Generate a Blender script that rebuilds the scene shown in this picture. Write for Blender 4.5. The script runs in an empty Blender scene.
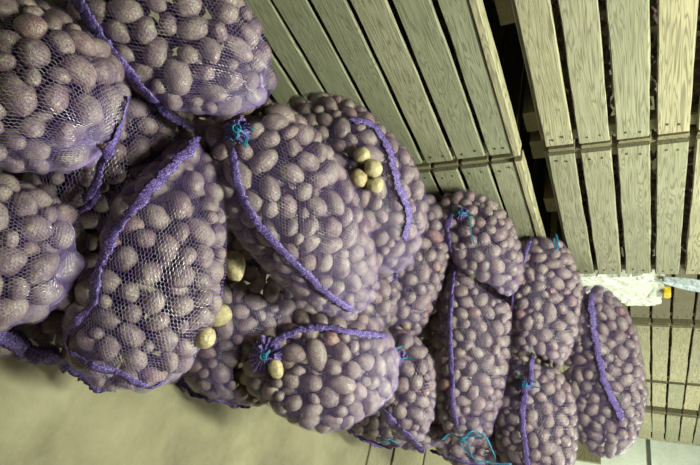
import bpy, math, random
import numpy as np
from mathutils import Vector, Matrix
from mathutils.bvhtree import BVHTree
from mathutils import noise as mnoise

SC = bpy.context.scene
COL = SC.collection
LX, LP, EXPO = 1.05, 128.0, 0.0
RNG = np.random.default_rng(7)
random.seed(7)

# ------------------------------------------------------------------ camera
F = 504.0
CZ = 1.30            # camera height
CX = 1.45            # distance from the crate fronts (plane x = 0)
g = np.array([-900, 45, 504.0]); g /= np.linalg.norm(g)
ay = np.array([303, 408, 504.0]); ay -= g * ay.dot(g); ay /= np.linalg.norm(ay)
az = -g
ax = np.cross(ay, az)
CAM = np.array([CX, 0.0, CZ])
M3 = np.array([ax, ay, az])          # camera (x right, y down, z forward) -> world

def ray(px, py):
    return M3 @ np.array([px - 350.0, py - 232.5, F])

def pt(px, py, depth):
    return CAM + ray(px, py) * (depth / F)

def on_plane_x(px, py, x):
    r = ray(px, py); t = (x - CX) / r[0]
    return CAM + r * t

def on_floor(px, py, z=0.0):
    r = ray(px, py); t = (z - CZ) / r[2]
    return CAM + r * t

def norm(v):
    return v / (np.linalg.norm(v, axis=-1, keepdims=True) + 1e-12)

# ------------------------------------------------------------------ materials
def mat(name):
    m = bpy.data.materials.new(name); m.use_nodes = True
    nt = m.node_tree
    b = nt.nodes['Principled BSDF']
    return m, nt, b

def N(nt, t, **kw):
    n = nt.nodes.new(t)
    for k, v in kw.items():
        if k.startswith('i_'):
            n.inputs[int(k[2:])].default_value = v
        else:
            setattr(n, k, v)
    return n

def ramp(nt, fac, stops):
    r = nt.nodes.new('ShaderNodeValToRGB')
    e = r.color_ramp.elements
    while len(e) < len(stops): e.new(0.5)
    for i, (p, c) in enumerate(stops):
        e[i].position = p; e[i].color = (*c, 1)
    nt.links.new(fac, r.inputs[0])
    return r.outputs[0]

def noise_node(nt, vec, scale, detail=4, rough=.55, dist=0):
    n = nt.nodes.new('ShaderNodeTexNoise')
    n.inputs['Scale'].default_value = scale; n.inputs['Detail'].default_value = detail
    n.inputs['Roughness'].default_value = rough; n.inputs['Distortion'].default_value = dist
    if vec is not None: nt.links.new(vec, n.inputs['Vector'])
    return n.outputs['Fac']

def mathn(nt, op, a, b=None, c=None):
    n = nt.nodes.new('ShaderNodeMath'); n.operation = op
    for i, v in enumerate((a, b, c)):
        if v is None: continue
        if isinstance(v, (int, float)): n.inputs[i].default_value = v
        else: nt.links.new(v, n.inputs[i])
    return n.outputs[0]

def mixc(nt, fac, a, b, mode='MIX'):
    n = nt.nodes.new('ShaderNodeMix'); n.data_type = 'RGBA'; n.blend_type = mode
    for i, v in ((0, fac), (6, a), (7, b)):
        if isinstance(v, (int, float)): n.inputs[i].default_value = v
        elif isinstance(v, tuple): n.inputs[i].default_value = (*v, 1)
        else: nt.links.new(v, n.inputs[i])
    return n.outputs[2]

def bump(nt, b, h, strength, dist):
    n = nt.nodes.new('ShaderNodeBump'); n.inputs['Strength'].default_value = strength
    n.inputs['Distance'].default_value = dist
    nt.links.new(h, n.inputs['Height']); nt.links.new(n.outputs[0], b.inputs['Normal'])

def potato_mat(name, stops, dust):
    m, nt, b = mat(name)
    geo = nt.nodes.new('ShaderNodeNewGeometry').outputs['Position']
    at = N(nt, 'ShaderNodeAttribute', attribute_name='tint').outputs['Fac']
    oi = nt.nodes.new('ShaderNodeObjectInfo').outputs['Random']
    t = mathn(nt, 'FRACT', mathn(nt, 'ADD', at, mathn(nt, 'MULTIPLY', oi, 7.3)))
    c = ramp(nt, t, stops)
    n1 = noise_node(nt, geo, 55, 4, .6)
    n2 = noise_node(nt, geo, 260, 3, .6)
    c = mixc(nt, mathn(nt, 'MULTIPLY', ramp(nt, n1, [(.44, (0, 0, 0)), (.68, (1, 1, 1))]), .75), c, dust)
    c = mixc(nt, mathn(nt, 'MULTIPLY', ramp(nt, n2, [(.52, (0, 0, 0)), (.66, (1, 1, 1))]), .55), c, (.06, .04, .035))
    nt.links.new(c, b.inputs['Base Color'])
    b.inputs['Roughness'].default_value = .42
    b.inputs['Specular IOR Level'].default_value = .6
    bump(nt, b, n2, .6, .004)
    return m

M_POT = potato_mat('potato_skin_purple', [(0, (.165, .105, .115)), (.3, (.225, .155, .16)), (.6, (.29, .215, .20)), (.84, (.20, .125, .14)), (.97, (.26, .155, .16)), (.992, (.28, .12, .11)), (1, (.28, .11, .10))], (.42, .36, .27))
M_TAN = potato_mat('potato_skin_tan', [(0, (.46, .38, .20)), (.5, (.52, .43, .24)), (1, (.42, .31, .16))], (.60, .52, .34))

def net_mat():
    m, nt, b = mat('purple_net_thread')
    geo = nt.nodes.new('ShaderNodeNewGeometry').outputs['Position']
    n = noise_node(nt, geo, 30, 2)
    c = ramp(nt, n, [(.35, (.19, .115, .38)), (.6, (.32, .24, .50)), (.75, (.62, .57, .72))])
    nt.links.new(c, b.inputs['Base Color'])
    b.inputs['Roughness'].default_value = .32
    b.inputs['Specular IOR Level'].default_value = .8
    return m
M_NET = net_mat()

def hem_mat():
    m, nt, b = mat('purple_knitted_seam')
    geo = nt.nodes.new('ShaderNodeNewGeometry').outputs['Position']
    n = noise_node(nt, geo, 260, 2, .8)
    n2 = noise_node(nt, geo, 60, 3, .7)
    c = ramp(nt, n, [(.40, (.03, .016, .11)), (.52, (.115, .065, .31)), (.64, (.40, .32, .68))])
    c = mixc(nt, mathn(nt, 'MULTIPLY', n2, .25), c, (.17, .10, .40))
    nt.links.new(c, b.inputs['Base Color'])
    b.inputs['Roughness'].default_value = .5
    bump(nt, b, n, .8, .004)
    return m
M_HEM = hem_mat()

def flat_mat(name, col, rough=.5, nscale=None, var=.25):
    m, nt, b = mat(name)
    geo = nt.nodes.new('ShaderNodeNewGeometry').outputs['Position']
    n = noise_node(nt, geo, nscale or 40, 4)
    lo = tuple(x * (1 - var) for x in col); hi = tuple(min(1, x * (1 + var)) for x in col)
    nt.links.new(ramp(nt, n, [(.3, lo), (.7, hi)]), b.inputs['Base Color'])
    b.inputs['Roughness'].default_value = rough
    return m
M_TWINE = flat_mat('teal_twine', (.012, .16, .27), .4, 200)
M_NAIL = flat_mat('rusty_nail', (.07, .05, .03), .6)
M_YELLOW = flat_mat('yellow_plastic', (.75, .55, .03), .4)
M_LAMP_BODY = flat_mat('lamp_housing_paint', (.7, .7, .68), .4)

def wood_mat(name, stops, along):
    m, nt, b = mat(name)
    geo = nt.nodes.new('ShaderNodeNewGeometry').outputs['Position']
    at = N(nt, 'ShaderNodeAttribute', attribute_name='tint').outputs['Fac']
    comb = nt.nodes.new('ShaderNodeCombineXYZ')
    nt.links.new(mathn(nt, 'MULTIPLY', at, 37.0), comb.inputs[0]); nt.links.new(mathn(nt, 'MULTIPLY', at, 11.0), comb.inputs[1])
    add = N(nt, 'ShaderNodeVectorMath', operation='ADD'); nt.links.new(geo, add.inputs[0]); nt.links.new(comb.outputs[0], add.inputs[1])
    mp = nt.nodes.new('ShaderNodeMapping'); nt.links.new(add.outputs[0], mp.inputs['Vector'])
    mp.inputs['Scale'].default_value = (4, 1.0, 15) if along == 'y' else ((1.6, 12, 12) if along == 'x' else (12, 12, 1.6))
    w = noise_node(nt, mp.outputs[0], 2.2, 2, .5, .6)
    rings = mathn(nt, 'FRACT', mathn(nt, 'MULTIPLY', w, 13.0))
    rings = mathn(nt, 'ABSOLUTE', mathn(nt, 'SUBTRACT', rings, .5))
    mp2 = nt.nodes.new('ShaderNodeMapping'); nt.links.new(add.outputs[0], mp2.inputs['Vector'])
    mp2.inputs['Scale'].default_value = (60, 6, 130) if along == 'y' else ((6, 130, 130) if along == 'x' else (130, 130, 6))
    fine = noise_node(nt, mp2.outputs[0], 1.6, 4, .6)
    big = noise_node(nt, add.outputs[0], 5, 3, .6)
    c = ramp(nt, at, stops)
    c = mixc(nt, mathn(nt, 'MULTIPLY', ramp(nt, rings, [(.0, (1, 1, 1)), (.28, (0, 0, 0))]), .68), c, (.09, .07, .04))
    c = mixc(nt, mathn(nt, 'MULTIPLY', ramp(nt, fine, [(.4, (0, 0, 0)), (.75, (1, 1, 1))]), .4), c, (.12, .11, .075))
    c = mixc(nt, mathn(nt, 'MULTIPLY', ramp(nt, big, [(.4, (0, 0, 0)), (.7, (1, 1, 1))]), .35), c, (.20, .20, .12))
    nt.links.new(c, b.inputs['Base Color'])
    b.inputs['Roughness'].default_value = .75
    bump(nt, b, fine, .5, .003)
    return m
M_WOOD = wood_mat('weathered_slat_wood', [(0, (.27, .28, .19)), (.5, (.38, .36, .25)), (.8, (.43, .385, .25)), (1, (.45, .39, .245))], 'y')
M_WOODX = wood_mat('weathered_board_wood', [(0, (.20, .17, .10)), (1, (.30, .26, .15))], 'x')
M_WOOD_SHADED = wood_mat('shaded_brown_slat_wood', [(0, (.13, .11, .07)), (1, (.22, .18, .11))], 'y')  # shade on the recessed crate, put into a darker brown slat colour
M_WOODZ = wood_mat('weathered_post_wood', [(0, (.28, .26, .17)), (1, (.40, .36, .22))], 'z')

def floor_mat():
    m, nt, b = mat('dusty_concrete')
    geo = nt.nodes.new('ShaderNodeNewGeometry').outputs['Position']
    n1 = noise_node(nt, geo, 3.5, 6, .65, .3)
    n2 = noise_node(nt, geo, 17, 6, .75)
    n3 = noise_node(nt, geo, 140, 3, .6)
    c = ramp(nt, n1, [(.32, (.13, .112, .066)), (.5, (.20, .176, .106)), (.68, (.26, .235, .148))])
    c = mixc(nt, mathn(nt, 'MULTIPLY', ramp(nt, n2, [(.5, (0, 0, 0)), (.72, (1, 1, 1))]), .55), c, (.22, .20, .12))
    c = mixc(nt, mathn(nt, 'MULTIPLY', ramp(nt, n3, [(.66, (0, 0, 0)), (.74, (1, 1, 1))]), .25), c, (.58, .55, .38))
    nt.links.new(c, b.inputs['Base Color'])
    b.inputs['Roughness'].default_value = .8
    bump(nt, b, n2, .25, .01)
    return m
M_FLOOR = floor_mat()

def foam_mat():
    m, nt, b = mat('crumbly_white_foam')
    geo = nt.nodes.new('ShaderNodeNewGeometry').outputs['Position']
    n1 = noise_node(nt, geo, 38, 4, .65)
    n2 = noise_node(nt, geo, 4, 4, .6)
    c = ramp(nt, n1, [(.33, (.50, .54, .50)), (.5, (.80, .84, .78)), (.7, (.88, .90, .84))])
    c = mixc(nt, mathn(nt, 'MULTIPLY', n2, .3), c, (.66, .68, .50))
    nt.links.new(c, b.inputs['Base Color']); b.inputs['Roughness'].default_value = .85
    bump(nt, b, n1, .5, .01)
    return m
M_FOAM = foam_mat()
def wallp_mat():
    m, nt, b = mat('pale_painted_plaster')
    geo = nt.nodes.new('ShaderNodeNewGeometry').outputs['Position']
    n1 = noise_node(nt, geo, 6, 6, .65, .4)
    n2 = noise_node(nt, geo, 30, 4, .65)
    c = ramp(nt, n1, [(.3, (.68, .73, .66)), (.55, (.80, .85, .78)), (.75, (.86, .90, .84))])
    c = mixc(nt, mathn(nt, 'MULTIPLY', ramp(nt, n2, [(.58, (0, 0, 0)), (.7, (1, 1, 1))]), .35), c, (.45, .45, .33))
    nt.links.new(c, b.inputs['Base Color']); b.inputs['Roughness'].default_value = .8
    bump(nt, b, n2, .3, .01)
    return m
M_WALL = wallp_mat()
M_DARKWALL = flat_mat('grey_concrete_wall', (.16, .16, .13), .85, 8)
M_METAL = flat_mat('scuffed_grey_blue_paint', (.42, .47, .50), .4, 60, .5)

# ------------------------------------------------------------------ mesh helpers
def mesh_np(name, V, Fq, material, parent=None, tint=None, smooth=True, origin=None, nper=None, mats=None, midx=None):
    """V (n,3); Fq (m,k) face indices with a fixed k."""
    V = np.asarray(V, dtype=np.float32); Fq = np.asarray(Fq, dtype=np.int32)
    if origin is not None: V = V - np.asarray(origin, dtype=np.float32)
    me = bpy.data.meshes.new(name)
    k = Fq.shape[1]
    me.vertices.add(len(V)); me.vertices.foreach_set('co', V.ravel())
    me.loops.add(Fq.size); me.loops.foreach_set('vertex_index', Fq.ravel())
    me.polygons.add(len(Fq)); me.polygons.foreach_set('loop_start', np.arange(0, Fq.size, k, dtype=np.int32))
    me.polygons.foreach_set('loop_total', np.full(len(Fq), k, dtype=np.int32))
    me.polygons.foreach_set('use_smooth', np.full(len(Fq), smooth, dtype=bool))
    for mm in (mats or [material]): me.materials.append(mm)
    if midx is not None: me.polygons.foreach_set('material_index', np.asarray(midx, dtype=np.int32))
    if tint is not None:
        a = me.attributes.new('tint', 'FLOAT', 'POINT'); a.data.foreach_set('value', np.asarray(tint, dtype=np.float32))
    me.update(calc_edges=True)
    o = bpy.data.objects.new(name, me); COL.objects.link(o)
    if parent is not None: o.parent = parent
    elif origin is not None: o.location = Vector(origin)
    return o

class Boxes:
    """collects (slightly warped) boards into one mesh"""
    def __init__(s): s.V = []; s.F = []; s.T = []; s.M = []
    def box(s, lo, hi, tint=None, m=0, seg=1, wob=0.0, axis=1, bev=.0):
        lo = np.array(lo, float); hi = np.array(hi, float)
        tint = random.random() if tint is None else tint
        o = [a for a in range(3) if a != axis]
        base = sum(len(v) for v in s.V)
        vs = []
        prev = None
        c = min(.003, (hi[o[0]] - lo[o[0]]) * .2, (hi[o[1]] - lo[o[1]]) * .2)
        ph = random.random() * 50
        ring = [(0, 1), (1, 1), (1, 0)]
        pts2 = []
        for (u, v) in [(0, 0), (1, 0), (1, 1), (0, 1)]:
            for e in (0, 1):
                du = c if u == 0 else -c; dv = c if v == 0 else -c
                first_is_u = (u ^ v) == 0
                if (e == 0) == (not first_is_u): pts2.append((u, v, du, 0))
                else: pts2.append((u, v, 0, dv))
        for i in range(seg + 1):
            f = i / seg
            for (u, v, du, dv) in pts2:
                p = np.zeros(3)
                p[axis] = lo[axis] + (hi[axis] - lo[axis]) * f
                w = wob * mnoise.noise(Vector((f * 6 + ph, u * 3.0, v * 1.7)))
                w2 = wob * mnoise.noise(Vector((f * 5 + ph + 9, u * 3.0, v * 4.7)))
                p[o[0]] = (lo, hi)[u][o[0]] + du + w * .4
                p[o[1]] = (lo, hi)[v][o[1]] + dv + w2
                vs.append(p)
        n = 8
        for i in range(seg):
            for j in range(n):
                a = base + i * n + j; b_ = base + i * n + (j + 1) % n
                s.F.append((a, b_, b_ + n, a + n)); s.M.append(m)
        # caps, as quads
        for e in (0, seg):
            b0 = base + e * n
            for q in ((0, 1, 2, 3), (0, 3, 4, 7), (4, 5, 6, 7)):
                s.F.append(tuple(b0 + k for k in q)); s.M.append(m)
        s.V.append(np.array(vs)); s.T += [tint] * len(vs)
    def build(s, name, mats, parent=None, origin=None, smooth=False):
        return mesh_np(name, np.concatenate(s.V), np.array(s.F), None, parent, s.T, smooth, origin, mats=mats, midx=s.M)

def empty(name, loc):
    o = bpy.data.objects.new(name, None); o.empty_display_size = .1; COL.objects.link(o)
    o.location = Vector(loc); return o

def tag(o, label=None, cat=None, group=None, kind=None):
    if label: o['label'] = label
    if cat: o['category'] = cat
    if group: o['group'] = group
    if kind: o['kind'] = kind
    return o

def ico(sub):
    import bmesh
    bm = bmesh.new(); bmesh.ops.create_icosphere(bm, subdivisions=sub, radius=1.0)
    V = np.array([v.co[:] for v in bm.verts]); Fc = np.array([[v.index for v in f.verts] for f in bm.faces]); bm.free()
    return V, Fc
ICO = {k: ico(k) for k in (1, 2, 3, 4)}

def potato_shape(V, seed):
    """unit potato: lumpy, a bit flat on one side, with shallow eyes"""
    r = np.random.default_rng(100 + seed)
    out = np.empty_like(V)
    eyes = norm(r.normal(size=(6, 3)))
    tap = r.uniform(-.12, .12)
    off = Vector((seed * 7.3, 1.1, 2.2))
    for i, v in enumerate(V):
        n = mnoise.noise(Vector(v) * 1.15 + off) * .13 + mnoise.noise(Vector(v) * 2.6 + off) * .045
        d = eyes @ v
        e = -np.sum(np.exp(-((1 - d) / .012))) * .035
        out[i] = v * (1 + n + e)
        out[i][1] *= 1 + tap * v[0]; out[i][2] *= 1 + tap * v[0]
    return out
NVAR = 8
PV = {k: [potato_shape(ICO[k][0], s) for s in range(NVAR)] for k in (1, 2, 3)}

# ------------------------------------------------------------------ sacks
def catmull(P, n):
    P = np.array(P, float)
    if len(P) == 2:
        f = np.linspace(0, 1, n)[:, None]; return P[0] * (1 - f) + P[1] * f
    Q = np.vstack([2 * P[0] - P[1], P, 2 * P[-1] - P[-2]])
    out = []
    for t in np.linspace(0, len(P) - 1, n):
        i = min(int(t), len(P) - 2); f = t - i
        a, b_, c, d = Q[i:i + 4]
        out.append(.5 * ((2 * b_) + (-a + c) * f + (2 * a - 5 * b_ + 4 * c - d) * f * f + (-a + 3 * b_ - 3 * c + d) * f ** 3))
    return np.array(out)

NS, NT_ = 110, 132
class Sack: pass
SACKS = []
def sack(key, pts, label, hems=(), ties=(), b=.85, p=2.8, name='potato_sack', cell=.0046, wire=.0007, frills=(), seed=None):
    s = Sack(); s.key = key; s.label = label; s.hems = hems; s.ties = ties; s.frills = frills; s.cell = cell; s.wire = wire
    C = np.array([pt(x, y, d) for x, y, d, h in pts]); H = np.array([h * d / F for x, y, d, h in pts])
    s.ax = catmull(C, 41); s.hw = np.interp(np.linspace(0, 1, 41), np.linspace(0, 1, len(H)), H)
    seg = np.linalg.norm(np.diff(s.ax, axis=0), axis=1); s.L = seg.sum()
    cum = np.concatenate([[0], np.cumsum(seg)]) / s.L
    # even meridian spacing: cosine at the ends
    a = np.linspace(0, 1, NS); a = .5 * a + .5 * (.5 - .5 * np.cos(np.pi * a))
    P = np.stack([np.interp(a, cum, s.ax[:, k]) for k in range(3)], 1)
    R = np.interp(a, cum, s.hw)
    capf = np.clip(1 - np.abs(2 * a - 1) ** p, 0, 1) ** (1 / p)
    T = norm(np.gradient(P, axis=0))
    view = norm(P.mean(0) - CAM)
    W = norm(np.cross(T, view)); D = np.cross(W, T)
    th = np.linspace(0, 2 * np.pi, NT_, endpoint=False)
    ct, st = np.cos(th), np.sin(th)
    q = 2.25
    rr = (np.abs(ct) ** q + np.abs(st) ** q) ** (-1 / q)
    off = Vector((len(SACKS) * 5.1, 0, 0))
    G = np.empty((NS, NT_, 3))
    for i in range(NS):
        lump = np.array([1 + .09 * mnoise.noise(Vector((a[i] * 3.0, math.cos(t) * 1.1, math.sin(t) * 1.1)) + off) for t in th])
        G[i] = P[i] + (R[i] * capf[i] * rr * lump)[:, None] * (ct[:, None] * W[i] + b * st[:, None] * D[i])
    # rests on the floor, presses against the crates
    lowf = .012
    z = G[..., 2]; G[..., 2] = np.where(z < lowf + .03, lowf + .03 * np.exp((np.minimum(z, lowf + .03) - lowf - .03) / .03), z)
    x = G[..., 0]; G[..., 0] = np.where(x < .03, .01 + .02 * np.exp((np.minimum(x, .03) - .03) / .05), x)
    s.G = G; s.P = P; s.R = R * capf
    du = np.gradient(G, axis=0); dv = (np.roll(G, -1, 1) - np.roll(G, 1, 1))
    n = norm(np.cross(du, dv))
    cen = P[:, None, :]
    flip = np.sum(n * (G - cen), -1).mean() < 0
    s.nrm = -n if flip else n
    s.nrm[0] = -T[0]; s.nrm[-1] = T[-1]
    s.area = np.linalg.norm(np.cross(du, dv * .5), axis=-1)
    SACKS.append(s)
    return s

def inside(s, X, k):
    """X (n,3): inside the sack's volume shrunk by k (rough capsule test)"""
    d = np.linalg.norm(X[:, None, :] - s.P[None, ::4, :], axis=2)
    return (d < s.R[None, ::4] * k).any(1)

TG = 'net sacks of potatoes in the heap'
# control points: (x, y, distance along the lens axis, half width) -> turned into world points once
A = sack('A', [(-95, 15, 1.06, 76), (-20, 62, 1.03, 88), (52, 104, 1.00, 88), (110, 152, 1.02, 66)],
  'large net sack in the corner, seamed end tucked beneath the uppermost sack',
  hems=[([(127, 96), (118, 128), (104, 158), (97, 185), (84, 203)], .020)], frills=[([(97, 186), (92, 203), (76, 213), (60, 208)], .022)])
B = sack('B', [(-110, 240, 1.02, 72), (-20, 252, 1.04, 84), (88, 258, 1.10, 64)],
  'net sack of large potatoes above the flat purple hem, cut by the picture edge')
C = sack('C', [(-70, 300, 1.17, 38), (30, 322, 1.22, 40), (128, 345, 1.26, 22)],
  'mostly hidden bottom sack whose flat purple hem lies along the concrete floor', b=.7,
  frills=[([(-30, 325), (0, 338), (40, 354), (80, 372), (104, 386), (124, 380)], .042)])
D = sack('D', [(60, -60, 1.12, 70), (150, 10, 1.14, 76), (212, 56, 1.17, 68), (266, 104, 1.22, 44)],
  'uppermost big net sack before the crates with a broad purple seam along its lower edge',
  hems=[([(72, -8), (92, 22), (118, 58), (150, 95), (172, 118), (196, 130)], .026)], b=.8)
Ee = sack('E', [(120, 40, 1.36, 50), (125, 120, 1.34, 74), (105, 200, 1.30, 70), (85, 330, 1.34, 56)],
  'shaded net sack in the dark hollow between the uppermost sack and the wide seamed sack')
Fk = sack('F', [(196, 140, 1.24, 24), (174, 212, 1.18, 54), (152, 286, 1.15, 71), (116, 380, 1.18, 64)],
  'wide net sack with a long purple side seam and loose tan potatoes against it',
  hems=[([(200, 138), (180, 160), (150, 190), (124, 222), (106, 252), (97, 285), (92, 305)], .022)],
  frills=[([(92, 303), (80, 318), (70, 328), (66, 345), (78, 358), (100, 368), (125, 376), (150, 388), (166, 381)], .018)], b=.75, p=4)
G_ = sack('G', [(290, 234, 1.74, 50), (254, 306, 1.70, 68), (236, 402, 1.68, 64)],
  'net sack on the floor behind the two touching tan potatoes',
  hems=[([(224, 282), (216, 302), (200, 335), (186, 366), (177, 386)], .022)],
  frills=[([(177, 386), (200, 396), (225, 403), (250, 408)], .024)])
H = sack('H', [(208, 120, 1.30, 58), (258, 158, 1.31, 66), (302, 222, 1.38, 63), (362, 306, 1.50, 44)],
  'long slanting central net sack with teal twine at its mouth and a full-length seam',
  hems=[([(233, 148), (238, 182), (252, 215), (276, 244), (300, 268), (326, 292), (352, 310)], .019)],
  ties=[((238, 132), 0.030, [[(-4, -8), (-2, -12)], [(-8, -2), (-7, 8)], [(8, 4), (6, 14)], [(4, -6), (14, -2)], [(-2, 6), (4, 10)]])])
I = sack('I', [(240, 370, 1.64, 40), (278, 362, 1.61, 56), (330, 365, 1.63, 62), (394, 364, 1.74, 44)],
  'net sack on the floor with a tan potato poking out of its tied mouth',
  hems=[([(266, 348), (286, 336), (318, 328), (350, 332), (386, 337)], .020)],
  ties=[((266, 355), 0.052, [[(-8, -2), (-20, -8)], [(-4, -6), (-10, -10)], [(4, -6), (4, -12)], [(-2, 4), (-6, -4)]])])
J = sack('J', [(280, 112, 1.78, 40), (330, 150, 1.74, 56), (372, 205, 1.76, 56), (396, 272, 1.84, 38)],
  'net sack leaning on the green-grey crate slats with four tan potatoes showing beside its seam',
  hems=[([(350, 118), (372, 126), (388, 150), (398, 185), (407, 212), (404, 240)], .024)])
K = sack('K', [(330, 235, 2.12, 36), (355, 285, 2.08, 42), (372, 335, 2.08, 34)],
  'shaded net sack in the gap between the long central sack and the narrow upright sack')
L_ = sack('L', [(428, 194, 2.28, 24), (416, 255, 2.22, 33), (400, 340, 2.18, 26)],
  'narrow upright net sack with its seam on the side facing the long central sack',
  hems=[([(408, 232), (399, 255), (392, 285), (386, 312), (384, 326)], .024)])
Mm = sack('M', [(446, 194, 2.30, 30), (478, 236, 2.24, 37), (508, 296, 2.24, 30)],
  'short net sack against the crates with teal twine hanging over its potatoes',
  hems=[([(452, 214), (447, 232), (452, 252)], .024)],
  ties=[((462, 214), 0.028, [[(-6, -4), (-10, -8)], [(-9, 0), (-13, -2)], [(6, 2), (8, 10), (9, 20), (12, 30)], [(5, -1), (12, 2)]])])
Nn_ = sack('N', [(478, 246, 2.34, 30), (476, 300, 2.28, 36), (470, 370, 2.24, 37), (466, 446, 2.26, 32)],
  'longest upright net sack in the rear row with a thin straight full-length seam',
  hems=[([(455, 262), (452, 290), (450, 330), (452, 370), (453, 405), (457, 428)], .020)],
  ties=[((462, 434), 0.0, [[(-12, 0), (-20, 2)], [(10, -3), (22, 2), (30, 12), (32, 20)], [(4, 3), (14, 2), (24, 3), (30, 14)], [(6, 10), (12, 24), (26, 24)], [(-2, 8), (10, 22), (30, 26), (48, 24)]])])
O = sack('O', [(546, 228, 2.46, 26), (542, 275, 2.42, 36), (542, 325, 2.40, 36), (536, 372, 2.44, 30)],
  'net sack in the rear row with a teal wisp of twine against the crates',
  hems=[([(531, 238), (522, 262), (514, 290), (508, 320), (506, 345)], .026)],
  ties=[((557, 236), 0.0, [[(1, -6), (0, -14)], [(-3, -3), (-2, -10)]])])
Pp = sack('P', [(592, 284, 2.62, 26), (598, 330, 2.60, 36), (604, 390, 2.58, 38), (604, 456, 2.60, 32)],
  'highest, farthest net sack by the white foam with a seam down its middle',
  hems=[([(590, 293), (592, 320), (597, 350), (604, 380), (614, 402), (622, 420)], .028)], b=.8)
Q = sack('Q', [(530, 352, 2.40, 28), (535, 395, 2.36, 38), (536, 440, 2.34, 40), (534, 492, 2.36, 34)],
  'plump rear net sack tied with teal twine above a short seam',
  hems=[([(526, 392), (522, 415), (524, 440), (528, 470)], .024), ([(532, 356), (531, 372), (530, 386)], .022)],
  ties=[((526, 386), 0.032, [[(-6, -8), (-14, -20)], [(6, 0), (14, 2)], [(-6, -3), (-10, 0)], [(3, -5), (10, -4)]])])
R_ = sack('R', [(404, 328, 2.10, 20), (406, 365, 2.06, 29), (408, 400, 2.08, 30), (412, 440, 2.14, 22)],
  'small net sack with a wide seam running down to the floor boards',
  hems=[([(380, 372), (378, 392), (386, 415), (402, 430), (414, 442), (423, 454)], .040)],
  ties=[((398, 358), 0.03, [[(-3, -8), (4, -12)], [(-7, 8), (-14, 22)], [(-5, 10), (-12, 26)], [(8, 0), (14, 1)]])])
S_ = sack('S', [(335, 410, 2.44, 20), (375, 416, 2.40, 25), (420, 424, 2.40, 27), (452, 430, 2.46, 20)],
  'flat low net sack squeezed out on the floor boards with a ragged purple edge',
  frills=[([(346, 428), (362, 438), (384, 446), (402, 446)], .026)], b=.8,
  ties=[((388, 447), 0.0, [[(-4, 1), (-10, 1)], [(4, 0), (10, -4)]])])
Tt = sack('T', [(428, 424, 2.52, 22), (460, 436, 2.50, 30), (500, 446, 2.50, 34), (540, 456, 2.56, 26)],
  'low net sack squashed beneath the longest upright sack',
  frills=[([(430, 450), (450, 458), (470, 463), (490, 467)], .018)])
U_ = sack('U', [(505, 225, 2.60, 30), (515, 290, 2.62, 44), (512, 410, 2.66, 46)],
  'dark net sack half hidden between the two rear-row sacks, against the crates')
V_ = sack('V', [(418, 188, 2.40, 24), (432, 240, 2.48, 34), (432, 340, 2.50, 40), (430, 425, 2.55, 30)],
  'shaded net sack tucked behind the narrow upright sack by the lower crate')
W_ = sack('W', [(190, 70, 1.52, 46), (200, 130, 1.56, 60), (215, 210, 1.58, 60), (200, 300, 1.60, 50)],
  'darkest hidden net sack glimpsed between the uppermost, wide and central sacks')
for i, s in enumerate(SACKS):
    s.pri = {'E': 0, 'C': 1, 'G': 1, 'K': 0, 'V': 0, 'U': 0, 'W': -1, 'S': 1, 'T': 0}.get(s.key, 2)
    s.size = {'A': .93, 'B': .96, 'D': .90, 'F': .90, 'H': .90, 'G': .92, 'J': .95, 'E': .9}.get(s.key, .97)
    s.holes = []
    if s.key in 'LMNOPQRTUVKS': s.cell = .0068; s.wire = .0009
J.holes = []

SHORT = {'A': 'corner sack beneath the uppermost sack', 'B': 'sack above the flat hem at the picture edge', 'C': 'mostly hidden bottom sack with the flat hem', 'D': 'uppermost big sack by the crates',
 'E': 'shaded sack in the dark hollow', 'F': 'wide sack with the long side seam', 'G': 'floor sack behind the two touching tan potatoes', 'H': 'long slanting central sack', 'I': 'floor sack with its tied mouth outwards',
 'J': 'sack leaning on the crates by the four tan potatoes', 'K': 'shaded sack behind the long central sack', 'L': 'narrow upright sack', 'M': 'short top sack hung with teal twine', 'N': 'longest upright rear sack',
 'O': 'rear sack beside the slatted crates', 'P': 'highest farthest sack', 'Q': 'plump rear sack tied at its upper end', 'R': 'small sack with the wide seam', 'S': 'flat low sack on the boards', 'T': 'squashed sack beneath the longest one', 'U': 'dark sack between two rear sacks', 'W': 'darkest hidden sack in the hollow', 'V': 'shaded sack by the lower crate'}
for s in SACKS: s.short = SHORT[s.key]

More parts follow.
